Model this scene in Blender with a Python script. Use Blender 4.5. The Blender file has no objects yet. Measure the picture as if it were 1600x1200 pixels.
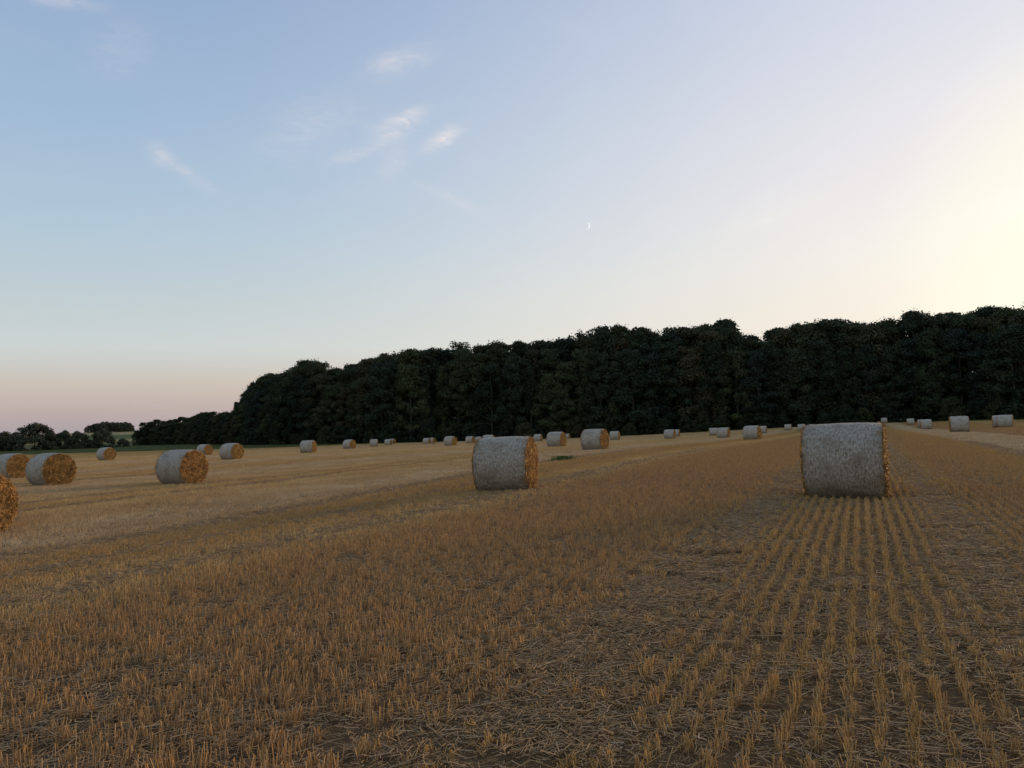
import bpy, math, random
import numpy as np
from mathutils import Matrix, Vector

# ------------------------------------------------------------------ camera, sky, sun, exposure
sc = bpy.context.scene
col = sc.collection
FPX = 1208.0
EYE = 1.52
pitch = math.atan(72 / FPX); roll = math.atan(0.0375)
Fw = Vector((0, math.cos(pitch), math.sin(pitch)))
u0 = Vector((0, -math.sin(pitch), math.cos(pitch))); r0 = Vector((1, 0, 0))
Rt = r0 * math.cos(roll) - u0 * math.sin(roll)
Up = u0 * math.cos(roll) + r0 * math.sin(roll)
cd = bpy.data.cameras.new('camera'); cam = bpy.data.objects.new('camera', cd); col.objects.link(cam)
cd.sensor_width = 36; cd.lens = 36 * FPX / 1600; cd.clip_start = 0.05; cd.clip_end = 30000
cam.matrix_world = Matrix(((Rt.x, Up.x, -Fw.x, 0), (Rt.y, Up.y, -Fw.y, 0), (Rt.z, Up.z, -Fw.z, EYE), (0, 0, 0, 1)))
sc.camera = cam
sc.view_settings.view_transform = 'Standard'
sc.view_settings.look = 'None'
sc.view_settings.exposure = 0.0
sc.view_settings.gamma = 1.0

SUN_AZ, SUN_EL = 49.0, 8.0


def lin(c):
    return tuple(((v / 255) / 12.92 if v / 255 <= 0.04045 else ((v / 255 + 0.055) / 1.055) ** 2.4) for v in c) + (1.0,)


def azel(az, el):
    a, e = math.radians(az), math.radians(el)
    return Vector((math.sin(a) * math.cos(e), math.cos(a) * math.cos(e), math.sin(e)))


class NT:
    def __init__(s, tree):
        s.t = tree

    def new(s, typ, **kw):
        n = s.t.nodes.new(typ)
        for k, v in kw.items():
            setattr(n, k, v)
        return n

    def put(s, sock, v):
        if isinstance(v, bpy.types.NodeSocket):
            s.t.links.new(v, sock)
        else:
            sock.default_value = v

    def math(s, op, a, b=0.0, c=None, clamp=False):
        n = s.new('ShaderNodeMath', operation=op, use_clamp=clamp)
        s.put(n.inputs[0], a); s.put(n.inputs[1], b)
        if c is not None:
            s.put(n.inputs[2], c)
        return n.outputs[0]

    def dot(s, a, b):
        n = s.new('ShaderNodeVectorMath', operation='DOT_PRODUCT')
        s.put(n.inputs[0], a); s.put(n.inputs[1], b)
        return n.outputs['Value']

    def vmul(s, a, b):
        n = s.new('ShaderNodeVectorMath', operation='MULTIPLY')
        s.put(n.inputs[0], a); s.put(n.inputs[1], b)
        return n.outputs[0]

    def vadd(s, a, b):
        n = s.new('ShaderNodeVectorMath', operation='ADD')
        s.put(n.inputs[0], a); s.put(n.inputs[1], b)
        return n.outputs[0]

    def ramp(s, fac, stops, interp='LINEAR'):
        n = s.new('ShaderNodeValToRGB')
        cr = n.color_ramp; cr.interpolation = interp
        while len(cr.elements) < len(stops):
            cr.elements.new(0.5)
        for e, (p, c) in zip(cr.elements, stops):
            e.position = p; e.color = c if len(c) == 4 else tuple(c) + (1,)
        s.put(n.inputs[0], fac)
        return n.outputs[0]

    def mix(s, fac, a, b, blend='MIX'):
        n = s.new('ShaderNodeMix', data_type='RGBA', blend_type=blend)
        s.put(n.inputs[0], fac); s.put(n.inputs[6], a); s.put(n.inputs[7], b)
        return n.outputs[2]

    def noise(s, vec, scale, detail=4.0, rough=0.55, dist=0.0):
        n = s.new('ShaderNodeTexNoise')
        s.put(n.inputs['Vector'], vec); n.inputs['Scale'].default_value = scale
        n.inputs['Detail'].default_value = detail; n.inputs['Roughness'].default_value = rough
        n.inputs['Distortion'].default_value = dist
        return n.outputs['Fac']

    def smooth(s, v, lo, hi):
        n = s.new('ShaderNodeMapRange', interpolation_type='SMOOTHSTEP')
        s.put(n.inputs[0], v); n.inputs[1].default_value = lo; n.inputs[2].default_value = hi
        return n.outputs[0]


world = bpy.data.worlds.new('World'); sc.world = world; world.use_nodes = True
W = NT(world.node_tree); bg = world.node_tree.nodes['Background']
gen = W.new('ShaderNodeTexCoord').outputs['Generated']
sep = W.new('ShaderNodeSeparateXYZ'); W.put(sep.inputs[0], gen)
zz = sep.outputs['Z']
flat = W.new('ShaderNodeVectorMath', operation='NORMALIZE'); W.put(flat.inputs[0], W.vmul(gen, (1, 1, 0)))
sa = math.radians(SUN_AZ)
cosaz = W.dot(flat.outputs[0], (math.sin(sa), math.cos(sa), 0))
tsun = W.math('POWER', W.math('MAXIMUM', W.math('MULTIPLY_ADD', cosaz, 1 / 0.88, -0.1 / 0.88), 0.0), 2.35)
tsun = W.math('MINIMUM', tsun, 1.0)
glow = W.smooth(W.dot(gen, tuple(azel(SUN_AZ - 7, 7.0))), 0.95, 1.0)
elev = W.math('POWER', W.math('MAXIMUM', zz, 0.0), 0.5)          # sqrt of sin(elevation) gives room near the horizon


def ep(deg):
    return math.sqrt(math.sin(math.radians(max(deg, 0))))


away = W.ramp(elev, [(ep(d), lin(c)) for d, c in [
    (0, (156, 156, 166)), (1.2, (176, 164, 168)), (2.2, (189, 172, 170)), (4, (203, 192, 182)), (6.5, (206, 213, 212)),
    (9.5, (196, 208, 212)), (14, (181, 202, 217)), (20, (166, 191, 216)), (28, (151, 177, 209)), (50, (128, 152, 188)),
    (90, (118, 140, 176))]])
near = W.ramp(elev, [(ep(d), lin(c)) for d, c in [
    (0, (255, 226, 190)), (3, (255, 236, 212)), (7, (255, 242, 226)), (11, (255, 246, 236)), (15, (250, 241, 238)),
    (20, (240, 236, 238)), (28, (220, 223, 236)), (50, (150, 165, 196)), (90, (118, 140, 176))]])
skyc = W.mix(tsun, away, near)
skyc = W.mix(W.math('MULTIPLY', glow, 0.95), skyc, lin((255, 254, 234)))
# thin cirrus wisps, each a stretched patch of noise on the dome
wn = W.noise(W.vmul(gen, (9, 9, 26)), 1.6, 6.0, 0.6, 0.6)
wsum = None
for az, el, la, lb, ang, amp in [
    (-7.6, 22.1, 2.1, 0.85, 28, 1.0), (-4.6, 21.1, 1.7, 0.62, 26, 1.0), (-7.7, 26.1, 2.6, 0.95, 16, 0.55),
    (-11.0, 20.0, 2.4, 0.6, 18, 0.45), (-24.3, 19.1, 1.1, 0.8, -50, 0.5), (-22.6, 18.1, 2.2, 0.6, -28, 0.38),
    (33.6, 12.8, 4.4, 1.2, 6, 0.95), (19.0, 14.2, 4.0, 0.8, 14, 0.3), (-30.2, 27.2, 2.4, 0.6, 4, 0.45),
    (-3.6, 16.8, 3.4, 0.5, -26, 0.28), (-26.7, 25.0, 2.6, 1.6, 40, 0.22), (-14.5, 21.5, 5.0, 2.0, 25, 0.25),
    (-8.2, 19.6, 1.8, 1.0, 60, 0.3)]:
    c = azel(az, el)
    e1 = Vector((math.cos(math.radians(az)), -math.sin(math.radians(az)), 0)); e2 = e1.cross(c).normalized()
    if e2.z < 0:
        e2 = -e2
    t = math.radians(ang)
    a1 = e1 * math.cos(t) + e2 * math.sin(t); a2 = -e1 * math.sin(t) + e2 * math.cos(t)
    p = W.math('MULTIPLY', W.dot(gen, tuple(a1)), 1 / math.sin(math.radians(la)))
    p = W.math('SUBTRACT', p, c.dot(a1) / math.sin(math.radians(la)))
    q = W.math('MULTIPLY', W.dot(gen, tuple(a2)), 1 / math.sin(math.radians(lb)))
    q = W.math('SUBTRACT', q, c.dot(a2) / math.sin(math.radians(lb)))
    q = W.math('ADD', q, W.math('MULTIPLY', W.math('SUBTRACT', wn, 0.5), 1.6))
    d2 = W.math('ADD', W.math('MULTIPLY', p, p), W.math('MULTIPLY', q, q))
    m = W.math('EXPONENT', W.math('MULTIPLY', d2, -1.7))
    front = W.math('GREATER_THAN', W.dot(gen, tuple(c)), 0.0)
    m = W.math('MULTIPLY', W.math('MULTIPLY', m, front), amp)
    wsum = m if wsum is None else W.math('ADD', wsum, m)
fil = W.smooth(W.noise(W.vmul(gen, (14, 14, 40)), 2.2, 7.0, 0.62, 1.0), 0.25, 0.7)
wis = W.math('MULTIPLY', wsum, W.math('MULTIPLY_ADD', fil, 0.75, 0.25), clamp=True)
veil = W.math('MULTIPLY', W.smooth(W.noise(W.vmul(gen, (2.2, 2.2, 6)), 1.5, 5.0, 0.6, 0.8), 0.5, 0.85), 0.12)
wis = W.math('ADD', W.math('MULTIPLY', wis, 0.95), veil)
cloudc = W.mix(tsun, lin((228, 220, 226)), lin((255, 254, 242)))
skyc = W.mix(wis, skyc, cloudc)
nis = W.new('ShaderNodeTexSky', sky_type='NISHITA', sun_disc=False)
nis.sun_elevation = math.radians(SUN_EL); nis.sun_rotation = math.radians(SUN_AZ); nis.ozone_density = 2.0
skyc = W.mix(1.0, skyc, W.vmul(nis.outputs[0], (0.006, 0.006, 0.006)), 'ADD')
W.put(bg.inputs[0], skyc); bg.inputs[1].default_value = 0.96

sl = bpy.data.lights.new('sun', 'SUN'); sun = bpy.data.objects.new('sun', sl); col.objects.link(sun)
sl.energy = 2.2; sl.angle = math.radians(16); sl.color = (1.0, 0.71, 0.43)
sun.rotation_euler = azel(SUN_AZ, SUN_EL).to_track_quat('Z', 'Y').to_euler()

# ------------------------------------------------------------------ helpers
rng = np.random.default_rng(7)
random.seed(7)
ROW = math.radians(24.2)                       # bearing of the drill rows, clockwise from +Y
CA, SA = math.cos(ROW), math.sin(ROW)


def uv_of(x, y):
    return x * CA - y * SA, x * SA + y * CA


def xy_of(u, v):
    return u * CA + v * SA, -u * SA + v * CA


def mesh_np(name, verts, faces, mat=None, smooth=False, colors=None):
    """verts (n,3); faces (m,k) index array or list of such arrays; colors (n,3) per vertex"""
    me = bpy.data.meshes.new(name)
    verts = np.asarray(verts, dtype=np.float32)
    if not isinstance(faces, list):
        faces = [faces]
    faces = [np.asarray(f, dtype=np.int32) for f in faces if len(f)]
    me.vertices.add(len(verts)); me.vertices.foreach_set('co', verts.ravel())
    loops = np.concatenate([f.ravel() for f in faces])
    starts = []; o = 0
    for f in faces:
        starts.append(o + np.arange(len(f)) * f.shape[1]); o += f.size
    starts = np.concatenate(starts).astype(np.int32)
    me.loops.add(len(loops)); me.loops.foreach_set('vertex_index', loops)
    me.polygons.add(len(starts)); me.polygons.foreach_set('loop_start', starts)
    me.update(calc_edges=True)
    if smooth:
        me.polygons.foreach_set('use_smooth', np.ones(len(starts), dtype=bool))
    if colors is not None:
        at = me.color_attributes.new('tint', 'FLOAT_COLOR', 'POINT')
        c4 = np.ones((len(verts), 4), dtype=np.float32); c4[:, :3] = colors
        at.data.foreach_set('color', c4.ravel())
    if mat:
        me.materials.append(mat)
    return me


def link(name, data, parent=None, **props):
    o = bpy.data.objects.new(name, data); col.objects.link(o)
    o.parent = parent
    for k, v in props.items():
        o[k] = v
    return o


def dup(root, loc, rotz, scale=(1, 1, 1), **props):
    r = root.copy(); col.objects.link(r)
    r.location = loc; r.rotation_euler = (0, 0, rotz); r.scale = scale
    for k, v in props.items():
        r[k] = v
    for ch in root.children:
        c = ch.copy(); col.objects.link(c); c.parent = r
        for g in ch.children:
            d = g.copy(); col.objects.link(d); d.parent = c
    return r


def material(name):
    m = bpy.data.materials.new(name); m.use_nodes = True
    n = NT(m.node_tree); b = m.node_tree.nodes['Principled BSDF']
    b.inputs['Roughness'].default_value = 0.85
    b.inputs['Specular IOR Level'].default_value = 0.04
    return m, n, b


def bump(n, b, h, strength, dist=0.02):
    bm = n.new('ShaderNodeBump'); bm.inputs['Strength'].default_value = strength; bm.inputs['Distance'].default_value = dist
    n.put(bm.inputs['Height'], h); n.put(b.inputs['Normal'], bm.outputs[0])


# ------------------------------------------------------------------ lie of the land
CTL = np.array([(-11.3, 16.7, -0.32), (-27.2, 41.9, -0.12), (-19.1, 32.0, -0.04), (-42.1, 79.9, -0.07), (-13.1, 30.6, -0.16),
    (-37.9, 94.9, -0.12), (-23.3, 63.9, -0.09), (-21.7, 81.7, -0.13), (-23.8, 111.9, -0.36), (-25.4, 140.5, -0.72),
    (-27.7, 170.5, -0.76), (-30.0, 190.9, -0.91), (-19.2, 170.5, -0.79), (-19.4, 182.9, -0.93), (-8.9, 107.8, -0.42),
    (-8.1, 142.8, -0.77), (-8.4, 182.9, -1.04), (-3.3, 100.4, -0.27), (-0.2, 19.8, -0.02), (4.4, 142.8, -0.71), (3.8, 68.9, -0.16),
    (13.0, 190.9, -1.34), (5.1, 49.5, 0.02), (15.5, 119.5, -0.71), (21.8, 108.4, -0.64), (29.3, 140.5, -0.68), (34.0, 132.1, -0.74),
    (26.8, 99.3, -0.55), (22.5, 73.2, -0.29), (44.4, 138.3, -0.89), (58.6, 165.7, -0.57), (54.4, 146.4, -1.00), (6.0, 14.5, 0.04),
    (93.3, 195.1, -0.45), (84.0, 164.1, -0.71), (68.5, 130.1, -0.57), (56.9, 107.1, -0.53), (37.1, 64.6, -0.08), (52.5, 83.7, -0.31),
    (51.8, 81.7, -0.12), (-159.6, 240.5, 0.34), (-117.4, 235.5, -0.30), (-73.5, 220.5, -0.47), (-36.2, 215.5, -0.87),
    (-0.6, 212.5, -1.27), (34.2, 210.6, -1.45), (70.0, 213.5, -0.41), (106.3, 215.5, 0.02), (128.7, 195.4, -0.08),
    (-200.9, 345.7, 0.75), (0, 3, 0), (2.5, 5, 0), (-3, 5, 0), (8, 8, 0.02), (-5, 9, -0.08)])


def feat(x, y):
    r = np.hypot(x, y)
    return np.stack([np.log(r + 6.0) / 0.42, np.arctan2(x, y) / 0.26], -1)


def zbase(x, y):
    r = np.hypot(x, y)
    return -0.85 * np.clip((r - 25) / 150, 0, 1)


_cf = feat(CTL[:, 0], CTL[:, 1])
_K = np.exp(-0.5 * ((_cf[:, None] - _cf[None]) ** 2).sum(-1)) + np.eye(len(CTL)) * 0.04
_w = np.linalg.solve(_K, CTL[:, 2] - zbase(CTL[:, 0], CTL[:, 1]))


def gz(x, y):
    x = np.asarray(x, dtype=float); y = np.asarray(y, dtype=float)
    sh = x.shape; x = x.ravel(); y = y.ravel()
    z = zbase(x, y)
    f = feat(x, y)
    out = np.empty(len(x))
    for i in range(0, len(x), 20000):
        k = np.exp(-0.5 * ((f[i:i + 20000, None] - _cf[None]) ** 2).sum(-1))
        out[i:i + 20000] = k @ _w
    r = np.hypot(x, y)
    fade = np.clip((600 - r) / 250, 0, 1)
    z = z + out * fade
    hill = np.interp(r, [300, 430, 600, 800, 900, 960, 1200, 2000, 4000], [0, 1.0, 5.2, 11.8, 16.0, 16.5, 13, 6, 0])
    return (z + hill).reshape(sh)


EDGE = [(-180, 150), (-90, 200), (-45, 250), (-33.6, 246), (-26, 228), (-21, 208), (-17, 196), (-13, 205), (-9, 214), (0, 214), (9, 213),
        (18, 213), (26, 218), (30, 208), (34, 196), (45, 180), (90, 160), (180, 150)]
WOOD = [(-27, 395), (-24, 375), (-20.5, 335), (-18.3, 300), (-15, 272), (-9, 246), (0, 236), (9, 232), (18, 233), (27, 236), (34, 222), (44, 205)]


def edge_r(az):
    return np.interp(az, [e[0] for e in EDGE], [e[1] for e in EDGE])


# ------------------------------------------------------------------ ground materials
def band_color(n, pos, mapping):
    """true colour of the crop strips left by the combine, striped along the rows"""
    u = n.dot(pos, (CA, -SA, 0))
    v = n.dot(pos, (SA, CA, 0))
    cv = n.new('ShaderNodeCombineXYZ'); n.put(cv.inputs[0], n.math('MULTIPLY', u, 1.0)); n.put(cv.inputs[1], n.math('MULTIPLY', v, 0.04))
    wob = n.noise(cv.outputs[0], 0.5, 3.0)
    uu = n.math('ADD', u, n.math('MULTIPLY', n.math('SUBTRACT', wob, 0.5), 1.6))
    t = n.math('MULTIPLY_ADD', uu, 1 / 160.0, 0.75)            # u = -120 .. 40
    return n.ramp(t, [((a + 120) / 160, c) for a, c in mapping])


GOLD = (0.63, 0.385, 0.14); PALE = (0.78, 0.595, 0.365); RUST = (0.57, 0.335, 0.145); STRAW = (0.76, 0.515, 0.22)
BANDS = [(-110, STRAW), (-90, PALE), (-72, STRAW), (-58, PALE), (-50, STRAW), (-43, PALE), (-36, STRAW), (-29, PALE), (-22, STRAW), (-14.3, PALE),
         (-11.4, GOLD), (-9.6, GOLD), (-8.6, STRAW), (-7.4, STRAW), (-6.6, RUST), (-2.3, RUST), (-1.5, GOLD), (1.2, GOLD),
         (1.8, RUST), (4.4, GOLD), (5.1, PALE), (8.2, PALE), (8.9, RUST), (14.0, RUST), (15.5, GOLD), (21, GOLD), (22, STRAW), (28, RUST)]

m_soil, n, b = material('field_soil')
pos = n.new('ShaderNodeNewGeometry').outputs['Position']
bandc = band_color(n, pos, BANDS)
chaff = n.smooth(n.noise(pos, 60, 6.0, 0.78), 0.40, 0.64)
clod = n.noise(pos, 5.0, 5.0, 0.6)
soilc = n.ramp(clod, [(0.3, (0.13, 0.075, 0.042)), (0.55, (0.21, 0.125, 0.072)), (0.75, (0.30, 0.19, 0.11))])
big = n.smooth(n.noise(pos, 0.35, 4.0, 0.6), 0.35, 0.7)
chc = n.mix(0.4, bandc, (0.48, 0.34, 0.20, 1))
cfac = n.math('MULTIPLY_ADD', chaff, n.math('MULTIPLY_ADD', big, 0.3, 0.45), 0.2)
near_c = n.mix(cfac, soilc, chc)
n.put(b.inputs['Base Color'], near_c)
hh = n.math('ADD', n.math('MULTIPLY', chaff, 0.5), n.math('MULTIPLY', clod, 1.5))
bump(n, b, hh, 1.0, 0.035)

m_grass, n, b = material('meadow_grass')
pos = n.new('ShaderNodeNewGeometry').outputs['Position']
n.put(b.inputs['Base Color'], n.ramp(n.noise(pos, 0.12, 6.0, 0.65), [(0.3, (0.055, 0.062, 0.014)), (0.55, (0.08, 0.088, 0.018)), (0.75, (0.14, 0.115, 0.035))]))
bump(n, b, n.noise(pos, 2.5, 5.0, 0.7), 1.0, 0.3)

m_hill, n, b = material('hill_fields')
pos = n.new('ShaderNodeNewGeometry').outputs['Position']
dist = n.new('ShaderNodeVectorMath', operation='LENGTH'); n.put(dist.inputs[0], n.vmul(pos, (1, 1, 0)))
dn = n.math('ADD', dist.outputs['Value'], n.math('MULTIPLY', n.math('SUBTRACT', n.noise(pos, 0.006, 2.0), 0.5), 90))
n.put(b.inputs['Base Color'], n.mix(0.25, n.ramp(n.math('MULTIPLY', dn, 1 / 3000.0), [
    (0.14, (0.055, 0.07, 0.022)), (0.185, (0.085, 0.10, 0.03)), (0.19, (0.30, 0.22, 0.10)), (0.215, (0.30, 0.22, 0.10)), (0.22, (0.06, 0.10, 0.03)), (0.262, (0.075, 0.11, 0.035)),
    (0.266, (0.36, 0.27, 0.13)), (0.34, (0.36, 0.28, 0.14)), (0.36, (0.06, 0.09, 0.03)), (0.6, (0.08, 0.09, 0.05))]),
    n.ramp(n.noise(pos, 0.05, 5.0), [(0.3, (0.05, 0.06, 0.02)), (0.7, (0.25, 0.22, 0.1))])))
bump(n, b, n.noise(pos, 0.8, 5.0, 0.7), 1.0, 0.5)


def polar_sheet(name, r_in, r_out, n_r, n_a, mat, power=1.0, rough=0.0, centre=False):
    az = np.radians(np.linspace(-180, 180, n_a, endpoint=False))
    t = np.linspace(0, 1, n_r) ** power
    ri = r_in(np.degrees(az)); ro = r_out(np.degrees(az))
    r = ri[None] + (ro - ri)[None] * t[:, None]
    x = r * np.sin(az)[None]; y = r * np.cos(az)[None]
    z = gz(x, y)
    if rough:
        z[1:-1] += rng.uniform(0, rough, z[1:-1].shape)
    v = np.stack([x, y, z], -1).reshape(-1, 3)
    i, j = np.meshgrid(np.arange(n_r - 1), np.arange(n_a), indexing='ij')
    a = i * n_a + j; bq = i * n_a + (j + 1) % n_a
    f = np.stack([a, a + n_a, bq + n_a, bq], -1).reshape(-1, 4)
    return link(name, mesh_np(name, v, f, mat, True), None, kind='structure')


one = lambda a: np.ones_like(a)
polar_sheet('stubble_field', lambda a: 0.05 * one(a), edge_r, 110, 420, m_soil, 2.0)
polar_sheet('meadow', edge_r, lambda a: 430 * one(a), 40, 420, m_grass, 1.0)
polar_sheet('hill', lambda a: 430 * one(a), lambda a: 4000 * one(a), 60, 240, m_hill, 1.6)

# ------------------------------------------------------------------ stubble, loose straw (uncountable: one object each)
m_stub, n, b = material('stubble_straw')
pos = n.new('ShaderNodeNewGeometry').outputs['Position']
at = n.new('ShaderNodeAttribute', attribute_name='tint').outputs['Color']
bandc = band_color(n, pos, BANDS)
patch = n.noise(pos, 0.45, 4.0, 0.6)
cc = n.mix(n.smooth(patch, 0.35, 0.7), n.mix(0.6, bandc, RUST + (1,)), bandc)
n.put(b.inputs['Base Color'], n.mix(1.0, cc, at, 'MULTIPLY'))
b.inputs['Roughness'].default_value = 0.6

m_loose, n, b = material('loose_straw')
at = n.new('ShaderNodeAttribute', attribute_name='tint').outputs['Color']
n.put(b.inputs['Base Color'], n.mix(1.0, (0.50, 0.325, 0.17, 1), at, 'MULTIPLY'))
b.inputs['Roughness'].default_value = 0.55


def stems(base, tip, w, tint, sides=3, bend=None):
    """straws from base (n,3) to tip (n,3) as open three-sided prisms"""
    m = len(base)
    d = tip - base; d /= np.linalg.norm(d, axis=1, keepdims=True) + 1e-9
    ref = np.where(np.abs(d[:, 2:3]) > 0.9, np.array([[1.0, 0, 0]]), np.array([[0, 0, 1.0]]))
    a = np.cross(d, ref); a /= np.linalg.norm(a, axis=1, keepdims=True)
    c = np.cross(d, a)
    ph = rng.uniform(0, 6.28, m)
    rings = []
    for P, ww in ((base, w), (tip, w * 0.85)):
        for k in range(sides):
            t = ph + k * 2 * math.pi / sides
            rings.append(P + (a * np.cos(t)[:, None] + c * np.sin(t)[:, None]) * (ww * 0.5)[:, None])
    v = np.stack(rings, 1).reshape(-1, 3)
    o = np.arange(m)[:, None] * (2 * sides)
    f = np.concatenate([o + np.array([[k, (k + 1) % sides, sides + (k + 1) % sides, sides + k]]) for k in range(sides)])
    return v, f, np.repeat(tint, 2 * sides, axis=0)


def straw_tint(m, lo=0.62, hi=1.25):
    t = rng.uniform(lo, hi, (m, 1)) * np.array([[1, 1, 1.0]])
    h = rng.uniform(-1, 1, (m, 1))
    return np.clip(t * (1 + h * np.array([[0.06, 0.0, -0.16]])), 0, 1.9)


def row_stems(length, rows, dens, wid, hmin, hmax):
    bases = []; tips = []
    for k in range(rows):
        uo = (k - (rows - 1) / 2) * 0.14
        m = int(length * dens)
        ncl = max(2, int(length / 0.048))
        cl = rng.uniform(-length / 2, length / 2, ncl)
        pick = rng.integers(0, ncl, m)
        vv = cl[pick] + rng.normal(0, 0.017, m); u = uo + rng.normal(0, 0.015, m)
        lean = rng.normal(0, 0.10, (m, 2)); lean += (rng.normal(0, 0.07, (ncl, 2)))[pick]
        h = rng.uniform(hmin, hmax, m) * np.where(rng.random(m) < 0.15, 0.55, 1.0)
        bases.append(np.stack([u, vv, np.full(m, -0.01)], 1))
        tips.append(np.stack([u + lean[:, 0] * h, vv + lean[:, 1] * h, h], 1))
    return np.concatenate(bases), np.concatenate(tips)


protos = bpy.data.collections.new('straw_shapes')          # shapes that the two straw objects repeat


def proto(name, mesh):
    o = bpy.data.objects.new(name, mesh); protos.objects.link(o); return o


seg = []
for k in range(10):
    bs, tp = row_stems(0.25, 1, 130, 0.005, 0.065, 0.125)
    w = rng.uniform(0.0038, 0.0062, len(bs))
    v, f, c = stems(bs, tp, w, straw_tint(len(bs)))
    # a few dry leaf blades drooping off the stems
    m = 12; i = rng.integers(0, len(bs), m)
    mid = bs[i] + (tp[i] - bs[i]) * rng.uniform(0.3, 0.9, (m, 1))
    out = np.concatenate([rng.normal(0, 0.045, (m, 2)), rng.uniform(-0.05, 0.04, (m, 1))], 1)
    v2, f2, c2 = stems(mid, mid + out, np.full(m, 0.0035), straw_tint(m, 0.6, 1.25))
    seg.append(proto('stubble_row', mesh_np('stubble_row', np.concatenate([v, v2]), np.concatenate([f, f2 + len(v)]), m_stub, False, np.concatenate([c, c2]))))
far = []
for k in range(5):
    bs, tp = row_stems(1.0, 10, 36, 0.008, 0.07, 0.13)
    v, f, c = stems(bs, tp, rng.uniform(0.007, 0.011, len(bs)), straw_tint(len(bs)))
    far.append(proto('stubble_patch', mesh_np('stubble_patch', v, f, m_stub, False, c)))
lit = []
for k in range(8):
    m = 110
    ang = rng.uniform(0, math.pi, m); L = np.where(rng.random(m) < 0.04, rng.uniform(0.14, 0.3, m), rng.uniform(0.015, 0.085, m))
    cx = rng.uniform(-0.25, 0.25, (m, 2)); z0 = rng.uniform(0.003, 0.022, m); dz = rng.normal(0, 0.05, m) * L
    hv = np.stack([np.cos(ang), np.sin(ang)], 1) * L[:, None] / 2
    bs = np.concatenate([cx - hv, (z0 + np.maximum(-dz, 0))[:, None]], 1); tp = np.concatenate([cx + hv, (z0 + np.maximum(dz, 0))[:, None]], 1)
    v, f, c = stems(bs, tp, rng.uniform(0.003, 0.0055, m), straw_tint(m, 0.5, 1.3))
    lit.append(proto('straw_litter', mesh_np('straw_litter', v, f, m_loose, False, c)))


def scatter(name, plist, pts, rot, scl, idx, **props):
    me = bpy.data.meshes.new(name); me.vertices.add(len(pts)); me.vertices.foreach_set('co', np.asarray(pts, np.float32).ravel())
    for nm, typ, key, data in (('rot', 'FLOAT_VECTOR', 'vector', rot), ('scl', 'FLOAT_VECTOR', 'vector', scl), ('idx', 'INT', 'value', idx)):
        a = me.attributes.new(nm, typ, 'POINT')
        a.data.foreach_set(key, np.asarray(data, np.int32 if typ == 'INT' else np.float32).ravel())
    o = link(name, me, None, **props)
    g = bpy.data.node_groups.new(name, 'GeometryNodeTree')
    g.interface.new_socket('Geometry', in_out='INPUT', socket_type='NodeSocketGeometry')
    g.interface.new_socket('Geometry', in_out='OUTPUT', socket_type='NodeSocketGeometry')
    gi = g.nodes.new('NodeGroupInput'); go = g.nodes.new('NodeGroupOutput')
    m2p = g.nodes.new('GeometryNodeMeshToPoints'); g.links.new(gi.outputs[0], m2p.inputs[0])
    iop = g.nodes.new('GeometryNodeInstanceOnPoints'); g.links.new(m2p.outputs[0], iop.inputs['Points'])
    g2i = g.nodes.new('GeometryNodeGeometryToInstance')
    for p in reversed(plist):
        oi = g.nodes.new('GeometryNodeObjectInfo'); oi.inputs['Object'].default_value = p; oi.inputs['As Instance'].default_value = False
        g.links.new(oi.outputs['Geometry'], g2i.inputs[0])
    g.links.new(g2i.outputs[0], iop.inputs['Instance']); iop.inputs['Pick Instance'].default_value = True

    def attr(nm, typ):
        a = g.nodes.new('GeometryNodeInputNamedAttribute'); a.data_type = typ; a.inputs['Name'].default_value = nm
        return a.outputs[0]
    e2r = g.nodes.new('FunctionNodeEulerToRotation'); g.links.new(attr('rot', 'FLOAT_VECTOR'), e2r.inputs[0])
    g.links.new(attr('idx', 'INT'), iop.inputs['Instance Index'])
    g.links.new(e2r.outputs[0], iop.inputs['Rotation']); g.links.new(attr('scl', 'FLOAT_VECTOR'), iop.inputs['Scale'])
    g.links.new(iop.outputs[0], go.inputs[0])
    md = o.modifiers.new('straw', 'NODES'); md.node_group = g
    return o


def vnoise(x, y, s):
    x = x / s; y = y / s
    tab = np.random.default_rng(int(s * 1000) + 5).random((64, 64))
    xi = np.floor(x).astype(int); yi = np.floor(y).astype(int); fx = x - xi; fy = y - yi
    fx = fx * fx * (3 - 2 * fx); fy = fy * fy * (3 - 2 * fy)
    g = lambda a, b_: tab[a % 64, b_ % 64]
    return (g(xi, yi) * (1 - fx) + g(xi + 1, yi) * fx) * (1 - fy) + (g(xi, yi + 1) * (1 - fx) + g(xi + 1, yi + 1) * fx) * fy


# wheel tracks and tramlines: (centre u, half width, height factor there, share of stubble left standing)
TRACKS = [(-1.6, 0.34, 0.65, 0.5), (1.05, 0.28, 0.65, 0.5), (-7.9, 0.45, 0.75, 0.7), (-12.6, 0.35, 0.6, 0.5), (8.7, 0.4, 0.25, 0.2),
          (-10.3, 0.25, 0.8, 0.75), (-21.0, 0.4, 0.6, 0.6), (-23.2, 0.3, 0.6, 0.6), (-33.5, 0.6, 0.3, 0.3), (-41, 0.6, 0.3, 0.3), (-55, 0.8, 0.25, 0.2), (-72, 0.9, 0.25, 0.2),
          (-90, 0.9, 0.25, 0.2), (15.0, 0.5, 0.3, 0.3), (21, 0.5, 0.3, 0.3), (4.9, 0.35, 0.5, 0.5)]


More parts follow.
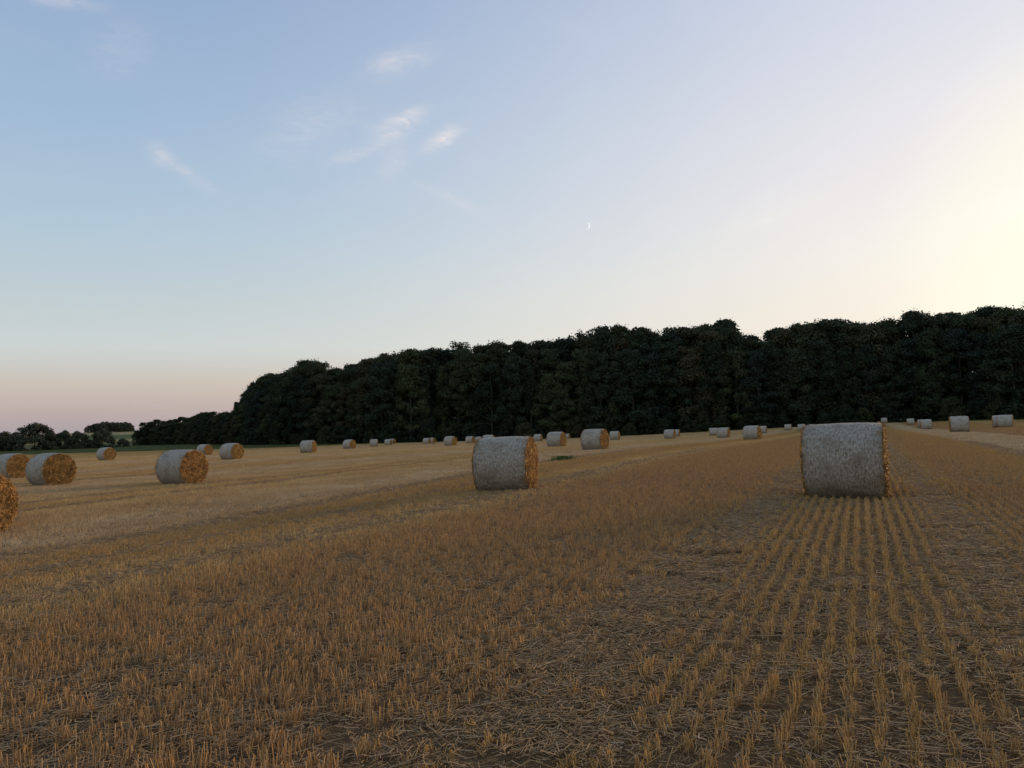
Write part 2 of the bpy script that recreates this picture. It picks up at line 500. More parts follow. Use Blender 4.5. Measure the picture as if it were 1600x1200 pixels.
def track_factors(u, v):
    hf = np.ones_like(u); keep = np.ones_like(u); lt = np.zeros_like(u)
    uw = u + (vnoise(u * 0 + 3.3, v, 7.0) - 0.5) * 0.3
    for c, hw, h, k in TRACKS:
        m = np.clip((hw * 1.7 - np.abs(uw - c)) / (hw * 1.3), 0, 1)
        hf *= 1 - m * (1 - h); keep *= 1 - m * (1 - k); lt = np.maximum(lt, m)
    return hf, keep, lt


BALE_XY = []          # filled below, used to keep stubble from standing inside bales


def build_straw():
    R1 = 62.0
    # near rows
    us = np.arange(-80, 80) * 0.14 * 1.0
    us = np.arange(-460, 330) * 0.14
    vs = np.arange(-24, 260) * 0.25
    U_, V_ = np.meshgrid(us, vs, indexing='ij')
    V_ = V_ + (np.arange(len(us)) % 7)[:, None] * 0.034
    x, y = xy_of(U_, V_); r = np.hypot(x, y); az = np.degrees(np.arctan2(x, y))
    sel = ((r < R1) & (np.abs(az) < 43) & (r > 0.6)) | ((r < 4.5) & (r > 0.6))
    u = U_[sel]; v = V_[sel]
    hf, keep, lt = track_factors(u, v)
    n1 = vnoise(u, v, 1.1); n2 = vnoise(u + 40, v, 3.7); n3 = vnoise(u, v + 9, 0.45)
    keep = keep * np.clip(0.45 + 1.1 * n1 + 0.35 * n3, 0, 1)
    clear = (u > -1.2) & (u < 0.75)
    keep = np.where(clear, np.maximum(keep, 0.9), keep)
    ok = rng.random(len(u)) < keep
    u, v, hf, n1, n2, n3, lt, clear = (q[ok] for q in (u, v, hf, n1, n2, n3, lt, clear))
    tidy = (u > 1.3) & (u < 4.7)
    jit = np.where(clear, 0.009, np.where(tidy, 0.011, 0.019))
    m = len(u); uj = u + rng.normal(0, 1, m) * jit; vj = v + rng.uniform(-0.04, 0.04, m)
    x, y = xy_of(uj, vj)
    inside = np.zeros(m, bool)
    for bx_, by_ in BALE_XY:
        inside |= np.hypot(x - bx_, y - by_) < 0.33
    x, y, hf, n1, n2, n3, lt, clear = (q[~inside] for q in (x, y, hf, n1, n2, n3, lt, clear))
    m = len(x)
    z = gz(x, y)
    hs = hf * (0.72 + 0.36 * n2 + 0.3 * (n1 - 0.5)) * rng.uniform(0.85, 1.15, m)
    rz = -ROW + np.where(rng.random(m) < 0.5, math.pi, 0) + rng.normal(0, 0.05, m)
    tilt = rng.normal(0, 1, (m, 2)) * (0.05 + lt * 0.35)[:, None]
    rot = np.concatenate([tilt, rz[:, None]], 1)
    wd = np.where(clear, 1.0, 1.15)
    scl = np.stack([wd * rng.uniform(0.85, 1.2, m), rng.uniform(0.95, 1.15, m), hs], 1)
    scatter('stubble', seg, np.stack([x, y, z], 1), rot, scl, rng.integers(0, len(seg), m), kind='stuff',
            label='rows of short golden cut straw stubble standing in the soil', category='stubble')
    cnt = m
    # far patches, ten rows by one metre
    us = np.arange(-190, 150) * 1.4; vs = np.arange(0, 260) * 1.0
    U_, V_ = np.meshgrid(us, vs, indexing='ij'); x, y = xy_of(U_, V_); r = np.hypot(x, y); az = np.degrees(np.arctan2(x, y))
    sel = (r >= R1 - 0.6) & (np.abs(az) < 42) & (r < edge_r(az) - 0.5)
    u = U_[sel]; v = V_[sel]; x = x[sel]; y = y[sel]; m = len(x)
    hf, keep, lt = track_factors(u, v)
    ok = rng.random(m) < np.clip(keep + 0.25, 0, 1)
    x, y, u, v, hf = (q[ok] for q in (x, y, u, v, hf)); m = len(x)
    hs = hf * (0.7 + 0.4 * vnoise(u, v, 3.7)) * rng.uniform(0.9, 1.1, m)
    rot = np.stack([np.zeros(m), np.zeros(m), -ROW + np.where(rng.random(m) < 0.5, math.pi, 0)], 1)
    scatter('far_stubble', far, np.stack([x, y, gz(x, y)], 1), rot, np.stack([np.ones(m), np.ones(m), hs], 1), rng.integers(0, len(far), m), kind='stuff',
            label='distant cut stubble carpeting the field towards the dark wood', category='stubble')
    # litter
    gs = np.arange(-60, 120) * 0.36
    X, Y = np.meshgrid(np.arange(-110, 110) * 0.36, np.arange(-10, 130) * 0.36, indexing='ij'); X = X.ravel(); Y = Y.ravel()
    X = X + rng.uniform(-.18, .18, len(X)); Y = Y + rng.uniform(-.18, .18, len(Y))
    r = np.hypot(X, Y); az = np.degrees(np.arctan2(X, Y))
    _u, _v = uv_of(X, Y)
    sel = (np.abs(az) < 45) & ((r < 24) | ((r < 46) & (track_factors(_u, _v)[2] > 0.3)))
    x = X[sel]; y = Y[sel]; u, v = uv_of(x, y)
    hf, keep, lt = track_factors(u, v)
    rep = 1 + (rng.random(len(x)) < 0.55) + (rng.random(len(x)) < 0.1 + lt * 0.8) + (rng.random(len(x)) < lt * 0.7) + (rng.random(len(x)) < (vnoise(x, y, 1.7) > 0.62) * 0.8)
    x = np.repeat(x, rep); y = np.repeat(y, rep); lt = np.repeat(lt, rep); m = len(x)
    x += rng.uniform(-.12, .12, m); y += rng.uniform(-.12, .12, m)
    z = gz(x, y) + rng.uniform(0, 0.012, m) + lt * rng.uniform(0, 0.03, m)
    sc_ = rng.uniform(0.8, 1.25, m)
    scatter('straw_litter', lit, np.stack([x, y, z], 1), np.stack([rng.normal(0, .04, m), rng.normal(0, .04, m), rng.uniform(0, 6.28, m)], 1),
            np.stack([sc_, sc_, sc_ * 1.2], 1), rng.integers(0, len(lit), m), kind='stuff', label='loose pale straw and chaff lying between the stubble rows', category='straw')


# ------------------------------------------------------------------ bales
BD, BL = 1.45, 1.34
m_net, n, b = material('bale_net_wrap')
tc = n.new('ShaderNodeTexCoord').outputs['Object']
oi = n.new('ShaderNodeObjectInfo').outputs['Random']
sx = n.new('ShaderNodeSeparateXYZ'); n.put(sx.inputs[0], tc)
th = n.math('ARCTAN2', sx.outputs['Y'], sx.outputs['Z'])
cyl = n.new('ShaderNodeCombineXYZ'); n.put(cyl.inputs[0], n.math('ADD', sx.outputs['X'], n.math('MULTIPLY', oi, 17.0)))
n.put(cyl.inputs[1], n.math('MULTIPLY', th, 0.72)); cy = cyl.outputs[0]
mott = n.noise(n.vmul(cy, (30, 13, 1)), 1.0, 6.0, 0.8)
fine = n.noise(n.vmul(cy, (120, 26, 1)), 1.0, 3.0, 0.6)
large = n.noise(cy, 2.6, 4.0, 0.6)
thread = n.math('ABSOLUTE', n.math('SINE', n.math('MULTIPLY', sx.outputs['X'], 2 * math.pi / 0.05)))
netc = n.ramp(mott, [(0.33, (0.07, 0.042, 0.02)), (0.44, (0.29, 0.22, 0.14)), (0.54, (0.53, 0.45, 0.335)), (0.66, (0.76, 0.68, 0.55))])
netc = n.mix(n.math('MULTIPLY', n.smooth(fine, 0.45, 0.7), 0.4), netc, (0.62, 0.555, 0.455, 1))
netc = n.mix(n.math('MULTIPLY', n.smooth(thread, 0.8, 1.0), 0.34), netc, (0.66, 0.60, 0.51, 1))
netc = n.mix(n.math('MULTIPLY', n.smooth(large, 0.45, 0.7), 0.6), netc, (0.26, 0.19, 0.115, 1))
rim = n.smooth(n.math('ADD', n.math('ABSOLUTE', sx.outputs['X']), n.math('MULTIPLY', n.math('SUBTRACT', n.noise(cy, 3.2, 4.0), 0.5), 0.5)), 0.60, 0.70)
strw = n.ramp(mott, [(0.3, (0.10, 0.055, 0.02)), (0.5, (0.30, 0.18, 0.07)), (0.7, (0.46, 0.30, 0.13))])
n.put(b.inputs['Base Color'], n.mix(n.math('MULTIPLY', rim, 0.6), netc, strw))
b.inputs['Roughness'].default_value = 0.5
b.inputs['Specular IOR Level'].default_value = 0.25
bump(n, b, n.math('ADD', n.math('MULTIPLY', mott, 1.6), n.math('MULTIPLY', fine, 0.7)), 1.0, 0.024)

m_end, n, b = material('bale_straw_end')
tc = n.new('ShaderNodeTexCoord').outputs['Object']
sx = n.new('ShaderNodeSeparateXYZ'); n.put(sx.inputs[0], tc)
rr = n.math('SQRT', n.math('ADD', n.math('MULTIPLY', sx.outputs['Y'], sx.outputs['Y']), n.math('MULTIPLY', sx.outputs['Z'], sx.outputs['Z'])))
th = n.math('ARCTAN2', sx.outputs['Y'], sx.outputs['Z'])
cv = n.new('ShaderNodeCombineXYZ'); n.put(cv.inputs[0], n.math('MULTIPLY', rr, 34)); n.put(cv.inputs[1], n.math('MULTIPLY', th, 5)); n.put(cv.inputs[2], n.math('MULTIPLY', n.new('ShaderNodeObjectInfo').outputs['Random'], 50))
sn = n.noise(cv.outputs[0], 1.0, 5.0, 0.7, 0.5); sn2 = n.noise(tc, 22, 4.0, 0.7)
sm = n.math('MULTIPLY_ADD', sn2, 0.5, n.math('MULTIPLY', sn, 0.5))
n.put(b.inputs['Base Color'], n.ramp(sm, [(0.34, (0.09, 0.045, 0.014)), (0.48, (0.30, 0.165, 0.05)), (0.58, (0.48, 0.29, 0.10)), (0.72, (0.62, 0.42, 0.18))]))
bump(n, b, sm, 1.0, 0.06)

m_bstraw, n, b = material('bale_loose_straw')
at = n.new('ShaderNodeAttribute', attribute_name='tint').outputs['Color']
n.put(b.inputs['Base Color'], n.mix(1.0, (0.62, 0.335, 0.115, 1), at, 'MULTIPLY'))
b.inputs['Roughness'].default_value = 0.5


def bale_shape(seed, na, nx):
    rg = np.random.default_rng(seed)
    R = BD / 2
    coef = rg.normal(0, 1, (6, 4))
    th = np.linspace(0, 2 * math.pi, na, endpoint=False)
    xs = np.linspace(-1, 1, nx) * (BL / 2)

    def rad(x, t):
        e = np.clip((np.abs(x) - (BL / 2 - 0.10)) / 0.10, 0, 1)
        r = R * (1 - 0.055 * e ** 2.2) - 0.012 * (1 - np.cos(x / BL * 2 * math.pi)) * 0.5
        for k in range(4):
            r = r + 0.0045 * coef[k, 0] * np.sin((k + 2) * t + coef[k, 1]) * np.cos((k + 1) * 2.2 * x + coef[k, 2])
        return r

    def place(x, t, r):
        y = r * np.sin(t); z = r * np.cos(t)
        z = np.where(z < -0.955 * R, -0.955 * R + (z + 0.955 * R) * 0.25, z)          # settled on its belly
        y = y * (1 + 0.014 * np.clip(-z / R, 0, 1))
        return np.stack([x + 0 * y, y, z], -1)
    X, T = np.meshgrid(xs, th, indexing='ij')
    rr_ = rad(X, T) + rg.normal(0, 0.0022, X.shape)
    v = place(X, T, rr_)
    i, j = np.meshgrid(np.arange(nx - 1), np.arange(na), indexing='ij')
    a = i * na + j; c = i * na + (j + 1) % na
    wrap = mesh_np('net_wrap', v.reshape(-1, 3), np.stack([a, c, c + na, a + na], -1).reshape(-1, 4), m_net, True)
    ends = []
    nr = max(6, na // 5)
    for s in (-1, 1):
        rim = rr_[0 if s < 0 else -1]
        fr = np.linspace(1, 0, nr, endpoint=False)
        rows = []
        for q, ff in enumerate(fr):
            bul = 0.022 * (1 - ff ** 2) + (rg.normal(0, 0.009, na) if q else np.zeros(na)) + (0.012 * np.sin(ff * 26) if q else 0)
            rows.append(place(s * (BL / 2 + bul), th, rim * ff))
        rows.append(np.array([[s * (BL / 2 + 0.022), 0, 0]]))
        vv = np.concatenate(rows)
        i, j = np.meshgrid(np.arange(nr - 1), np.arange(na), indexing='ij')
        a = i * na + j; c = i * na + (j + 1) % na
        q4 = np.stack([a, c, c + na, a + na], -1).reshape(-1, 4)
        jj = np.arange(na); t3 = np.stack([(nr - 1) * na + jj, (nr - 1) * na + (jj + 1) % na, np.full(na, nr * na)], -1)
        if s > 0:
            pass
        else:
            q4 = q4[:, ::-1]; t3 = t3[:, ::-1]
        ends.append(mesh_np('straw_end', vv, [q4, t3], m_end, True))
    return wrap, ends


def end_straws(s, count, wid, seed):
    rg = np.random.default_rng(seed)
    R = BD / 2
    r = np.sqrt(rg.random(count)) * R * 0.93; t = rg.uniform(0, 2 * math.pi, count)
    # some thicker fringe at the rim
    k = count // 14
    r[:k] = rg.uniform(0.86, 0.95, k) * R
    ctr = np.stack([s * (BL / 2 + 0.02 * (1 - (r / R) ** 2) + rg.uniform(-0.002, 0.02, count)), r * np.sin(t), r * np.cos(t)], 1)
    ctr[:, 2] = np.maximum(ctr[:, 2], -0.94 * R)
    tang = np.stack([np.zeros(count), np.cos(t), -np.sin(t)], 1); radl = np.stack([np.zeros(count), np.sin(t), np.cos(t)], 1)
    al = rg.normal(0, 0.85, count)
    d = tang * np.cos(al)[:, None] + radl * np.sin(al)[:, None]
    d[:, 0] = s * rg.normal(0.05, 0.28, count)
    d[:k, 0] = s * rg.uniform(-0.6, 0.45, k)
    d /= np.linalg.norm(d, axis=1, keepdims=True)
    L = rg.uniform(0.05, 0.17, count); L[:k] = rg.uniform(0.04, 0.10, k)
    bs = ctr - d * L[:, None] / 2; tp = ctr + d * L[:, None] / 2
    for P in (bs, tp):
        q = np.hypot(P[:, 1], P[:, 2]); f = np.minimum(1, R * 0.985 / np.maximum(q, 1e-6))
        P[:, 1] *= f; P[:, 2] *= f
        P[:, 2] = np.maximum(P[:, 2], -0.955 * R)
    t3 = rg.choice([0.28, 0.5, 0.8, 1.0, 1.25, 1.5], count, p=[.12, .18, .25, .22, .15, .08])[:, None] * (1 + rg.normal(0, 1, (count, 1)) * np.array([[0.03, 0.0, -0.12]]))
    gx = rg.random((14, 14)); gi = np.clip(((ctr[:, 1:3] / R + 1) * 7).astype(int), 0, 13)
    t3 = t3 * (0.55 + 0.8 * gx[gi[:, 0], gi[:, 1]])[:, None]
    v, f, c = stems(bs, tp, rg.uniform(wid * 0.7, wid * 1.3, count), np.clip(t3, 0.1, 1.8))
    return mesh_np('loose_straw', v, f, m_bstraw, False, c)


def wrap_straws(count, seed):
    """loose ends poking through and along the net"""
    rg = np.random.default_rng(seed); R = BD / 2
    x = rg.uniform(-BL / 2, BL / 2, count); x[:count // 2] = np.sign(rg.normal(0, 1, count // 2)) * (BL / 2 - np.abs(rg.normal(0, 0.06, count // 2)))
    t = rg.uniform(-2.2, 2.2, count)
    r = R * (1 - 0.055 * np.clip((np.abs(x) - 0.6) / 0.1, 0, 1) ** 2.2) + 0.003
    nrm = np.stack([np.zeros(count), np.sin(t), np.cos(t)], 1); tang = np.stack([np.zeros(count), np.cos(t), -np.sin(t)], 1)
    ctr = nrm * r[:, None]; ctr[:, 0] = x
    d = tang * rg.normal(0, 1, (count, 1)) + np.array([[1, 0, 0]]) * rg.normal(0, 0.5, (count, 1)) + nrm * rg.uniform(-0.1, 0.35, (count, 1))
    d /= np.linalg.norm(d, axis=1, keepdims=True)
    L = rg.uniform(0.03, 0.09, count)
    tint = rg.uniform(0.25, 0.95, (count, 1)) * np.array([[0.9, 1.1, 1.7]])
    v, f, c = stems(ctr - d * L[:, None] * 0.3, ctr + d * L[:, None] * 0.7, rg.uniform(0.004, 0.008, count), tint)
    return mesh_np('stray_straw', v, f, m_bstraw, False, c)


def bale_proto(seed, na, nx, straws, wid, strays):
    wrap, ends = bale_shape(seed, na, nx)
    root = link('straw_bale', None)
    root.empty_display_size = 0.3
    Z = 0.955 * BD / 2 - 0.035
    w_ = link('net_wrap', wrap, root); w_.location = (0, 0, Z)
    if strays:
        k = link('stray_straw', wrap_straws(strays, seed + 5), w_); k['kind'] = 'stuff'
    for s, em in zip((-1, 1), ends):
        e = link('straw_end', em, root); e.location = (0, 0, Z)
        if straws:
            k = link('loose_straw', end_straws(s, straws, wid, seed * 3 + s), e); k['kind'] = 'stuff'
    return root


G = 'round straw bales scattered over the stubble field'
PF = 'front one of a tiny close pair of bales far off by the wood'
PR = 'rear one of a tiny close pair of bales far off by the wood'
# x, y, yaw in degrees, label
BALES = [
    (-11.78, 16.66, -22, 'nearby bale of rust-brown straw, its round end showing, apart from the others'),
    (-27.17, 41.88, -26, 'netted bale tucked close behind a broad-ended bale in a pair'),
    (-19.13, 32.00, -33, 'bale with broad orange straw end, front one of a close pair'),
    (-42.05, 79.85, -32, 'lone small bale before the green strip and low bushes'),
    (-13.13, 30.62, -26, 'mid-field bale with grey net and orange end, a smaller bale beyond it'),
    (-37.92, 94.95, -27, 'small bale just beyond the mid-field bale with grey net and orange end'),
    (-23.31, 63.90, -27, 'medium bale with round tan end, alone near where the wood begins'),
    (-21.71, 81.71, -8, 'smallish squat-looking bale with narrow tan end before the dark wood edge'),
    (-23.80, 111.88, -29, 'small far bale with broad tan end, beyond the squat-looking bale'), (-25.41, 140.51, 6, 'tiny square-looking bale with no end showing, far off by the wood'), (-27.65, 170.50, -12, PF), (-30.01, 190.87, -28, PR),
    (-19.20, 170.50, -20, PF), (-19.39, 182.93, -30, PR),
    (-8.86, 107.77, -28, 'small far bale with round tan end beside a single tinier bale'), (-8.07, 142.80, -26, 'tiny single bale between the small round-ended one and the big grey bale'), (-8.36, 182.93, -16, 'tiniest bale at the wood foot, beyond the big grey bale'),
    (-3.28, 100.38, -18, 'far pale bale almost hidden behind the big bale with a ragged golden end'),
    (-0.23, 19.81, -15, 'big grey netted bale with ragged golden end among the stubble'),
    (4.43, 142.79, -20, 'tiny far bale beyond the golden end of the big grey bale'),
    (3.77, 68.91, -29, 'mid-distance bale with tan end beside a slightly larger netted bale'),
    (13.03, 190.90, -24, 'tiny bale by the wood just beyond the mid-distance bale with tan end'),
    (5.15, 49.52, -30, 'larger mid-distance netted bale whose round end shows, on the pale strip'),
    (15.54, 119.50, -20, 'small bale beyond the larger mid-distance bale on the pale strip'), (21.80, 108.44, -26, 'front of two small bales on the pale ground, right before the wood'), (29.32, 140.51, -24, 'rear of two small bales on the pale ground, right before the wood'), (33.99, 132.07, -14, 'rear of two small bales close to the pinkish-ended bale'),
    (26.84, 99.26, -30, 'front of two small bales close to the pinkish-ended bale'),
    (22.50, 73.22, -35, 'mid-distance bale with pinkish warm end on golden stubble'),
    (44.39, 138.31, -26, 'small bale just beyond the bale with the pinkish warm end'), (58.62, 165.66, -24, 'tiny lone bale between the pinkish-ended bale and the largest bale'), (54.35, 146.38, -22, 'small pale bale peeping out beside the largest bale'),
    (6.14, 14.47, -27, 'largest grey netted bale standing side-on across the clear stubble rows'),
    (93.32, 195.09, -30, 'tiny brown bale far behind the largest bale at the wood foot'), (84.03, 164.12, -22, 'tiny bale beside the start of the pale straw strip'), (68.53, 130.10, -24, 'small bale partly hidden behind another by the pale straw strip'), (56.93, 107.12, -22, 'small side-on bale hiding another, by the pale straw strip'),
    (37.11, 64.61, -24, 'side-on pinkish grey bale alone beside a pale straw strip'),
    (52.47, 83.67, -30, 'rear bale of a touching side-on pair by the grass edge'),
    (51.82, 81.71, -36, 'front bale of a touching side-on pair by the grass edge')]
BALE_XY[:] = [(q[0], q[1]) for q in BALES]

detail = [bale_proto(11, 96, 30, 3000, 0.0105, 420), bale_proto(23, 96, 30, 3000, 0.0105, 420)]
coarse = [bale_proto(31, 48, 12, 500, 0.022, 0), bale_proto(37, 48, 12, 500, 0.022, 0), bale_proto(41, 48, 12, 500, 0.022, 0)]
used = set()
for i, (x, y, yaw, lab) in enumerate(BALES):
    r = math.hypot(x, y)
    pl = detail if r < 55 else coarse
    p = pl[i % len(pl)]
    zf = float(gz(x, y))
    rz = math.radians(yaw) + (math.pi if random.random() < 0.5 else 0)
    s = random.uniform(0.985, 1.015)
    props = dict(label=lab, category='bale', group=G)
    if id(p) not in used:
        used.add(id(p)); o = p
        o.location = (x, y, zf); o.rotation_euler = (0, 0, rz); o.scale = (s, s, s)
        for k, v in props.items():
            o[k] = v
    else:
        dup(p, (x, y, zf), rz, (s, s, s), **props)

build_straw()

# ------------------------------------------------------------------ trees
def leaf_material(name, stops):
    m, n, b = material(name)
    rnd = n.new('ShaderNodeObjectInfo').outputs['Random']
    at = n.new('ShaderNodeAttribute', attribute_name='tint').outputs['Color']
    n.put(b.inputs['Base Color'], n.mix(1.0, n.ramp(rnd, stops), at, 'MULTIPLY'))
    b.inputs['Roughness'].default_value = 0.7
    return m


m_leaf = leaf_material('wood_foliage', [(0.0, (0.030, 0.037, 0.024)), (0.2, (0.052, 0.064, 0.030)), (0.4, (0.036, 0.046, 0.034)), (0.6, (0.078, 0.086, 0.034)), (0.75, (0.045, 0.050, 0.028)), (0.88, (0.095, 0.076, 0.040)), (1.0, (0.056, 0.064, 0.030))])
m_bush = leaf_material('hedge_foliage', [(0.0, (0.07, 0.085, 0.050)), (0.5, (0.115, 0.10, 0.060)), (1.0, (0.09, 0.10, 0.065))])  # leaf colours of the far hedge, lightened so distance haze is in the colour
m_bark, n, b = material('tree_bark')
n.put(b.inputs['Base Color'], n.ramp(n.noise(n.vmul(n.new('ShaderNodeTexCoord').outputs['Object'], (6, 6, 1)), 2.0, 4.0), [(0.3, (0.05, 0.042, 0.035)), (0.7, (0.14, 0.12, 0.10))]))
m_weed, n, b = material('weed_leaves')
at = n.new('ShaderNodeAttribute', attribute_name='tint').outputs['Color']
n.put(b.inputs['Base Color'], n.mix(1.0, (0.075, 0.13, 0.035, 1), at, 'MULTIPLY'))


def limb(p0, p1, ra, rb, sides=7, segs=4, wob=0.0, rg=rng):
    P = [np.array(p0) + (np.array(p1) - np.array(p0)) * t for t in np.linspace(0, 1, segs + 1)]
    for k in range(1, segs):
        P[k] = P[k] + rg.normal(0, wob, 3)
    d = np.array(p1) - np.array(p0); d = d / np.linalg.norm(d)
    ref = np.array([1.0, 0, 0]) if abs(d[2]) > 0.8 else np.array([0, 0, 1.0])
    a = np.cross(d, ref); a /= np.linalg.norm(a); c = np.cross(d, a)
    v = []
    for k, q in enumerate(P):
        r = ra + (rb - ra) * k / segs
        for s in range(sides):
            t = 2 * math.pi * s / sides
            v.append(q + (a * math.cos(t) + c * math.sin(t)) * r)
    f = [(k * sides + s, k * sides + (s + 1) % sides, (k + 1) * sides + (s + 1) % sides, (k + 1) * sides + s) for k in range(segs) for s in range(sides)]
    return np.array(v), np.array(f)


def leaves(ctr, rad, per, size, rg, up=0.0):
    """leaf sprays spread through lobes: ctr (k,3), rad (k,3)"""
    k = len(ctr); idx = np.repeat(np.arange(k), per); m = len(idx)
    d = rg.normal(0, 1, (m, 3)); d /= np.linalg.norm(d, axis=1, keepdims=True)
    rr_ = rg.uniform(0.4, 1.0, m) ** 0.6; far_ = rg.random(m) < 0.18; rr_[far_] *= rg.uniform(1.0, 1.6, far_.sum())
    p = ctr[idx] + d * rad[idx] * rr_[:, None]
    nrm = d + rg.normal(0, 0.55, (m, 3)); nrm[:, 2] += up; nrm /= np.linalg.norm(nrm, axis=1, keepdims=True)
    a = np.cross(nrm, rg.normal(0, 1, (m, 3))); a /= np.linalg.norm(a, axis=1, keepdims=True); c = np.cross(nrm, a)
    s = rg.uniform(0.6, 1.35, m)[:, None] * size
    # bent leaf spray: five-point outline folded along its middle
    fold = nrm * s * 0.25
    v = np.stack([p - a * s, p + c * s * 0.62 - fold, p + a * s * 1.05, p - c * s * 0.55 - fold], 1).reshape(-1, 3)
    o = np.arange(m)[:, None] * 4
    f = np.concatenate([o + np.array([[0, 1, 2]]), o + np.array([[0, 2, 3]])])
    lob = rg.uniform(0.75, 1.2, (k, 1))[idx] * rg.uniform(0.75, 1.25, (m, 1))
    tint = lob * np.array([[1, 1, 1.0]]) * (1 + rg.normal(0, 0.08, (m, 3)))
    return v, f, np.repeat(tint, 4, axis=0)


def tree_proto(seed, H, kind, mat, name):
    rg = np.random.default_rng(seed)
    ctr = []; rad = []
    if kind == 'broad':
        W_ = H * rg.uniform(0.17, 0.235); k = 66; low = 0.05
        for q in range(k):
            t = rg.uniform(0, 1) ** 0.8; z = H * (low + (0.93 - low) * t)
            prof = math.sin(math.pi * min(1, (0.16 + 0.86 * t) ** 0.9) * 0.98) ** 0.55 if t < 0.98 else 0.2
            w = W_ * prof * rg.uniform(0.55, 1.0); a = rg.uniform(0, 6.28)
            s = H * rg.uniform(0.035, 0.085)
            ctr.append((math.cos(a) * w, math.sin(a) * w, z)); rad.append((s * 1.15, s * 1.15, s * 0.8))
        for q in range(7):
            a = rg.uniform(0, 6.28); w = W_ * rg.uniform(0, 0.5); s = H * rg.uniform(0.045, 0.07)
            ctr.append((math.cos(a) * w, math.sin(a) * w, H * rg.uniform(0.88, 0.955))); rad.append((s, s, s * 0.7))
        per, size = 190, 0.0118 * H
    elif kind == 'upright':
        W_ = H * 0.14; k = 62
        for q in range(k):
            t = rg.uniform(0, 1); z = H * (0.07 + 0.86 * t); w = W_ * (1 - 0.72 * t) * rg.uniform(0.35, 1.0); a = rg.uniform(0, 6.28)
            s = H * rg.uniform(0.03, 0.05)
            ctr.append((math.cos(a) * w, math.sin(a) * w, z)); rad.append((s * 0.75, s * 0.75, s * 1.9))
        per, size = 130, 0.0105 * H
    elif kind == 'feathery':
        W_ = H * 0.17
        for q in range(60):
            t = rg.uniform(0, 1); z = H * (0.12 + 0.74 * t); prof = math.sin(math.pi * (0.2 + 0.72 * t)) ** 0.6
            w = W_ * prof * rg.uniform(0.4, 1.0); a = rg.uniform(0, 6.28); s = H * rg.uniform(0.035, 0.065)
            ctr.append((math.cos(a) * w, math.sin(a) * w, z)); rad.append((s, s, s))
        for q in range(34):
            a = rg.uniform(0, 6.28); w = W_ * rg.uniform(0, 0.85); s = H * rg.uniform(0.02, 0.035)
            ctr.append((math.cos(a) * w, math.sin(a) * w, H * (rg.uniform(0.84, 0.97) - 0.05 * w / W_))); rad.append((s * 1.1, s * 1.1, s * 1.5))
        per = np.array([120] * 60 + [32] * 34); size = 0.0095 * H
    else:   # rounded shrub, leafy to the ground
        for q in range(95):
            t = rg.uniform(0, 1); z = H * (0.04 + 0.84 * t); w = H * 0.5 * math.sqrt(max(0.02, 1 - t ** 2.1)) * rg.uniform(0.1, 1.0) ** 0.5; a = rg.uniform(0, 6.28)
            s = H * rg.uniform(0.07, 0.135)
            ctr.append((math.cos(a) * w, math.sin(a) * w, z)); rad.append((s, s, s * 0.85))
        per, size = 80, 0.026 * H
    ctr = np.array(ctr); rad = np.array(rad)
    v, f, c = leaves(ctr, rad, per, size, rg, 0.25)
    root = link(name, None)
    link('crown', mesh_np('crown', v, f, mat, False, c), root)
    tv, tf = limb((0, 0, -0.4), (rg.normal(0, .2), rg.normal(0, .2), H * 0.72), H * 0.017, H * 0.005, 8, 6, 0.1, rg)
    V = [tv]; Fc = [tf]; o = len(tv)
    for q in rg.choice(len(ctr), min(16, len(ctr)), replace=False):
        z0 = max(0.04 * H, min(ctr[q][2] - 0.10 * H, H * 0.66))
        lv, lf = limb((0, 0, z0), tuple(ctr[q]), H * 0.0065, H * 0.0018, 5, 3, 0.12, rg)
        V.append(lv); Fc.append(lf + o); o += len(lv)
    link('trunk', mesh_np('trunk', np.concatenate(V), np.concatenate(Fc), m_bark, True), root)
    return root


TREE_H = 25.0
tp_broad = [tree_proto(100 + k, TREE_H, 'broad', m_leaf, 'forest_tree') for k in range(7)]
tp_up = [tree_proto(200 + k, TREE_H, 'upright', m_leaf, 'forest_tree') for k in range(2)]
tp_fea = [tree_proto(300 + k, TREE_H, 'feathery', m_leaf, 'forest_tree') for k in range(2)]
tp_shrub = [tree_proto(400 + k, 6.0, 'shrub', m_leaf, 'woodland_shrub') for k in range(3)]
tp_hedge = [tree_proto(500 + k, 9.0, 'shrub', m_bush, 'hedge_bush') for k in range(3)]
fresh = {id(t) for t in tp_broad + tp_up + tp_fea + tp_shrub + tp_hedge}


def plant(p, x, y, h, h0, wide=1.0, **props):
    s = h / h0
    loc = (x, y, float(gz(x, y)) - 0.15); rz = random.uniform(0, 6.28); scl = (s * wide, s * wide, s)
    if id(p) in fresh:
        fresh.discard(id(p)); p.location = loc; p.rotation_euler = (0, 0, rz); p.scale = scl
        for k, v in props.items():
            p[k] = v
        return p
    return dup(p, loc, rz, scl, **props)


